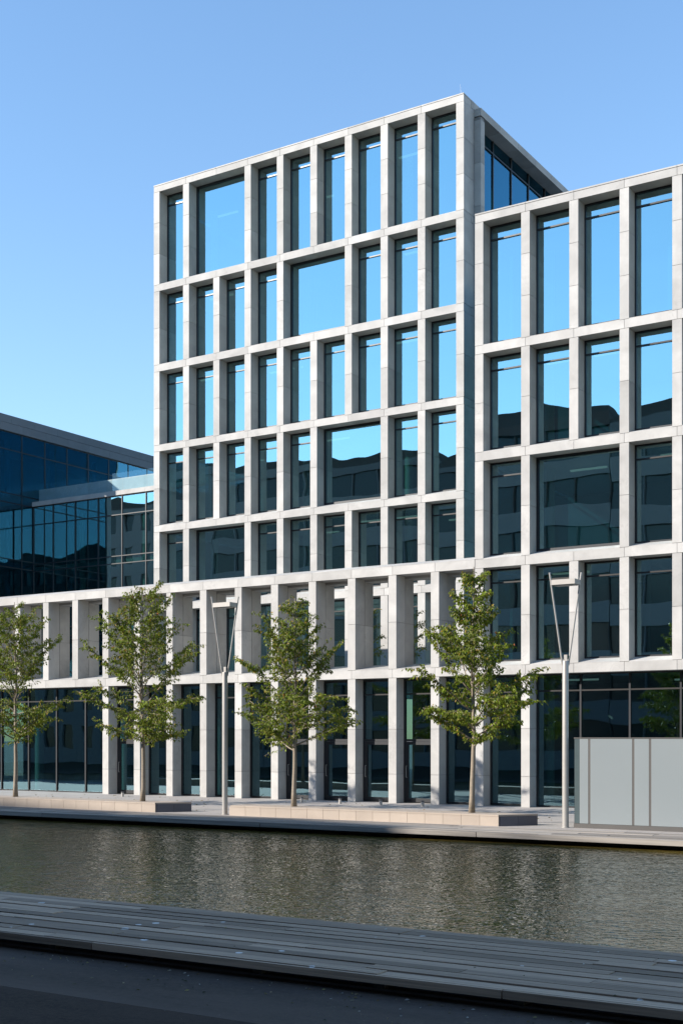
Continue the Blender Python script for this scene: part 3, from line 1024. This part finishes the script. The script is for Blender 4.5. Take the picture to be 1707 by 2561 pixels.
# ------------------------------------------------------------------ trees
def tree(name, label, x, y, z, h, seed, clear, prof, nl, leaves, cat='tree', group=None, trunk_r=0.075,
         dark=1.0, lean=0.0, leaf_len=(0.072, 0.112)):
    rng = random.Random(seed)
    t = thing(name, (x, y, z), label, cat, group)
    tv, tf = [], []
    def add(path, radii, n):
        v, f = tube_data(path, radii, n, cap=True)
        o = len(tv)
        tv.extend(v)
        tf.extend(tuple(i + o for i in q) for q in f)
    # leader
    seg = 16
    lead = []
    wx = wy = 0.0
    for i in range(seg + 1):
        f = i / seg
        if i:
            wx += rng.uniform(-0.022, 0.022) + lean / seg
            wy += rng.uniform(-0.022, 0.022)
        lead.append(Vector((wx, wy, f * h)))
    rad = [trunk_r * (1 - 0.92 * (i / seg) ** 0.85) + 0.004 for i in range(seg + 1)]
    rad[0] *= 1.18
    def at(f):
        k = min(int(f * seg), seg - 1)
        return lead[k].lerp(lead[k + 1], f * seg - k)
    def profile(hz):
        for (a, ra), (b, rb_) in zip(prof[:-1], prof[1:]):
            if a <= hz <= b:
                return ra + (rb_ - ra) * (hz - a) / (b - a)
        return prof[-1][1]
    v, f = tube_data(lead, rad, 10)
    trunk = mesh('trunk', (x, y, z), v, f, BARK, t, smooth=True)
    twigs = []
    az = rng.uniform(0, 6.28)
    for i in range(nl):
        fz = clear + (0.95 * h - clear) * ((i + 0.2) / nl) ** 1.08
        az += 2.4 + rng.uniform(-0.45, 0.45)
        base = at(fz / h)
        L = profile(fz) * rng.uniform(0.72, 1.14)
        el = R(rng.uniform(14, 36)) if fz < clear + 1.2 else R(rng.uniform(38, 60))
        d = Vector((math.cos(az) * math.cos(el), math.sin(az) * math.cos(el), math.sin(el)))
        Lr = L / max(math.cos(el), 0.55)
        pts = [base]
        n = 6
        for k in range(n):
            d2 = d.copy()
            d2.z += 0.10 * (k / n) - 0.30 * (k / n) ** 2.0
            d2 += Vector((rng.uniform(-0.13, 0.13), rng.uniform(-0.13, 0.13), rng.uniform(-0.07, 0.07)))
            pts.append(pts[-1] + d2.normalized() * Lr / n)
        r0 = max(0.006, rad[min(int(fz / h * seg), seg)] * 0.42)
        add(pts, [r0 * (1 - 0.8 * k / n) + 0.002 for k in range(n + 1)], 5)
        twigs.append((pts, 0.45, 1.0))
        ns = max(4, int(5 + L * 6.0))
        for s in range(ns):
            ft = 0.16 + 0.8 * (s + rng.random() * 0.7) / ns
            k = min(int(ft * n), n - 1)
            b0 = pts[k].lerp(pts[k + 1], ft * n - k)
            ax = (pts[k + 1] - pts[k]).normalized()
            side = ax.cross(Vector((0, 0, 1))).normalized() * (1 if s % 2 else -1)
            dd = (ax * rng.uniform(0.35, 0.9) + side * rng.uniform(0.45, 1.0) + Vector((0, 0, rng.uniform(-0.25, 0.55)))).normalized()
            sl = (0.22 + 0.34 * L * (1 - 0.6 * ft)) * rng.uniform(0.6, 1.2)
            sp = [b0]
            for q in range(4):
                dd2 = dd + Vector((rng.uniform(-0.16, 0.16), rng.uniform(-0.16, 0.16), rng.uniform(-0.1, 0.1) - 0.13 * q))
                sp.append(sp[-1] + dd2.normalized() * sl / 4)
            add(sp, [0.0055, 0.0048, 0.004, 0.0032, 0.002], 4)
            twigs.append((sp, 0.05, 1.0 if ft > 0.3 else 0.7))
    limbs = mesh('limb', (x, y, z), tv, tf, BARK, t, smooth=True)
    # leaves
    tot = sum((b - a) * sum((p2 - p1).length for p1, p2 in zip(tw[:-1], tw[1:])) for tw, a, b in twigs)
    lv_, lf_, lc_ = [], [], []
    for tw, a, dens in twigs:
        ln = sum((p2 - p1).length for p1, p2 in zip(tw[:-1], tw[1:])) * (1 - a)
        cnt = max(2, int(leaves * ln / tot * dens * rng.uniform(0.55, 1.4)))
        m = len(tw) - 1
        ctone = rng.uniform(0.72, 1.18)
        for q in range(cnt):
            ft = a + (1 - a) * (rng.random() ** 0.85)
            k = min(int(ft * m), m - 1)
            p = tw[k].lerp(tw[k + 1], ft * m - k) + Vector((rng.gauss(0, 0.035), rng.gauss(0, 0.035), rng.gauss(0, 0.03)))
            ax = (tw[k + 1] - tw[k]).normalized()
            aa = rng.uniform(0, 6.28)
            dr = (ax * rng.uniform(0.0, 0.8) + Vector((math.cos(aa), math.sin(aa), 0)) * rng.uniform(0.3, 0.9)
                  + Vector((0, 0, -rng.uniform(0.25, 1.35)))).normalized()
            ll = rng.uniform(*leaf_len)
            ww = ll * rng.uniform(0.19, 0.27)
            sd = dr.cross(Vector((rng.uniform(-1, 1), rng.uniform(-1, 1), rng.uniform(0.1, 1)))).normalized()
            up = sd.cross(dr).normalized()
            c = len(lv_)
            mid = p + dr * ll * 0.45
            fold = rng.uniform(0.1, 0.45) * ww
            tip = p + dr * ll - up * ll * rng.uniform(0.02, 0.16)
            lv_ += [tuple(p), tuple(mid + sd * ww + up * fold), tuple(tip), tuple(mid - sd * ww + up * fold), tuple(mid - up * 0.002)]
            lf_ += [(c, c + 4, c + 1), (c + 1, c + 4, c + 2), (c, c + 3, c + 4), (c + 3, c + 2, c + 4)]
            u = rng.random()
            if u < 0.05:
                col = (0.30, 0.20, 0.03)
            elif u < 0.17:
                col = (0.19, 0.175, 0.03)
            elif u < 0.172:
                col = (0.30, 0.06, 0.015)
            else:
                g = rng.uniform(0.7, 1.35) * ctone
                col = (0.125 * g, 0.165 * g, 0.010 * g)
            lc_ += [(col[0] * dark, col[1] * dark, col[2] * dark, 1.0)] * 5
    cr = mesh('crown', (x, y, z), lv_, lf_, LEAF, t)
    cr['kind'] = 'stuff'
    at_ = cr.data.color_attributes.new('leaf_colour', 'FLOAT_COLOR', 'POINT')
    flat = [c for q in lc_ for c in q]
    at_.data.foreach_set('color', flat)
    return t

def prof(cl, h, rb_, rm, zm, a=0.58, b=0.34):
    return [(0, rb_), (cl, rb_), (zm, rm), (zm + (h - zm) * 0.38, rm * a), (zm + (h - zm) * 0.68, rm * b), (h, rm * 0.08)]

TG = 'young street trees along the planters'
tree('street_tree', 'leftmost young green street tree before the wide ground floor glazing', -32.35, 30.55, 0.30, 6.6, 11, 1.75,
     prof(1.75, 6.6, 1.45, 1.85, 2.6, 0.66, 0.36), 44, 14500, group=TG)
tree('street_tree', 'fullest green street tree, second from the left, on the end of the long planter', -26.70, 30.55, 0.30, 6.7, 23, 1.70,
     prof(1.7, 6.7, 1.5, 2.1, 2.6, 0.62, 0.40), 46, 16500, group=TG)
tree('street_tree', 'street tree in front of the four doors, shortest of the row', -20.92, 30.55, 0.30, 6.05, 37, 1.6,
     prof(1.6, 6.05, 1.75, 2.0, 2.2, 0.50, 0.30), 42, 14000, group=TG)
tree('street_tree', 'rightmost green street tree beside the low stone block corner', -15.18, 30.55, 0.30, 6.55, 52, 1.75,
     prof(1.75, 6.55, 1.5, 1.75, 2.5, 0.55, 0.26), 44, 15500, group=TG)
# slender saplings on the terrace behind the open screen
for sx, sy, hh, sd_, lab in ((-25.1, 42.0, 2.9, 71, 'slender terrace sapling behind the open stone screen, left one of two'),
                             (-23.0, 41.6, 2.6, 83, 'slender terrace sapling behind the open stone screen, right one of two')):
    tree('sapling', lab, sx, sy, 4.60, hh, sd_, 0.7, [(0, 0.3), (0.7, 0.35), (1.6, 0.42), (hh, 0.12)], 12, 620,
         'sapling', 'terrace saplings', 0.022)

# ------------------------------------------------------------------ fallen leaves and litter along the near boardwalk and on the plaza
rng = random.Random(99)
lv_, lf_, lc_ = [], [], []
def flake(x, y, z, ln, col):
    a = rng.uniform(0, 6.28)
    d = Vector((math.cos(a), math.sin(a), 0)) * ln
    n = Vector((-d.y, d.x, 0)) * 0.4
    c = len(lv_)
    p = Vector((x, y, z))
    lv_.extend([tuple(p - d), tuple(p + n + Vector((0, 0, ln * 0.5))), tuple(p + d + Vector((0, 0, ln * 0.2))), tuple(p - n)])
    lf_.append((c, c + 1, c + 2, c + 3))
    lc_.extend([(*col, 1.0)] * 4)
for k in range(330):
    off = rng.expovariate(2.6)
    col = rng.choice([(0.25, 0.2, 0.13), (0.34, 0.31, 0.27), (0.12, 0.08, 0.04), (0.03, 0.025, 0.02), (0.3, 0.24, 0.1)])
    flake(rng.uniform(-11, 3), 10.55 - off, -0.195 if 10.55 - off > 9 else -0.197, rng.uniform(0.008, 0.028), col)
for k in range(70):
    flake(rng.uniform(-11, 3), rng.uniform(10.7, 13.3), 0.008, rng.uniform(0.008, 0.022), rng.choice([(0.05, 0.04, 0.02), (0.3, 0.24, 0.1), (0.6, 0.57, 0.5)]))
for k in range(260):
    flake(rng.uniform(-38, -12), rng.uniform(31.0, 38.0), 0.004, rng.uniform(0.02, 0.05), rng.choice([(0.16, 0.10, 0.03), (0.22, 0.17, 0.04), (0.09, 0.07, 0.03)]))
lit = mesh('fallen_leaves', (0, 0, 0), lv_, lf_, LEAF)
at_ = lit.data.color_attributes.new('leaf_colour', 'FLOAT_COLOR', 'POINT')
at_.data.foreach_set('color', [c for q in lc_ for c in q])
tag(lit, 'fallen leaves and small litter scattered along the near boardwalk and the plaza', 'litter')
lit['kind'] = 'stuff'
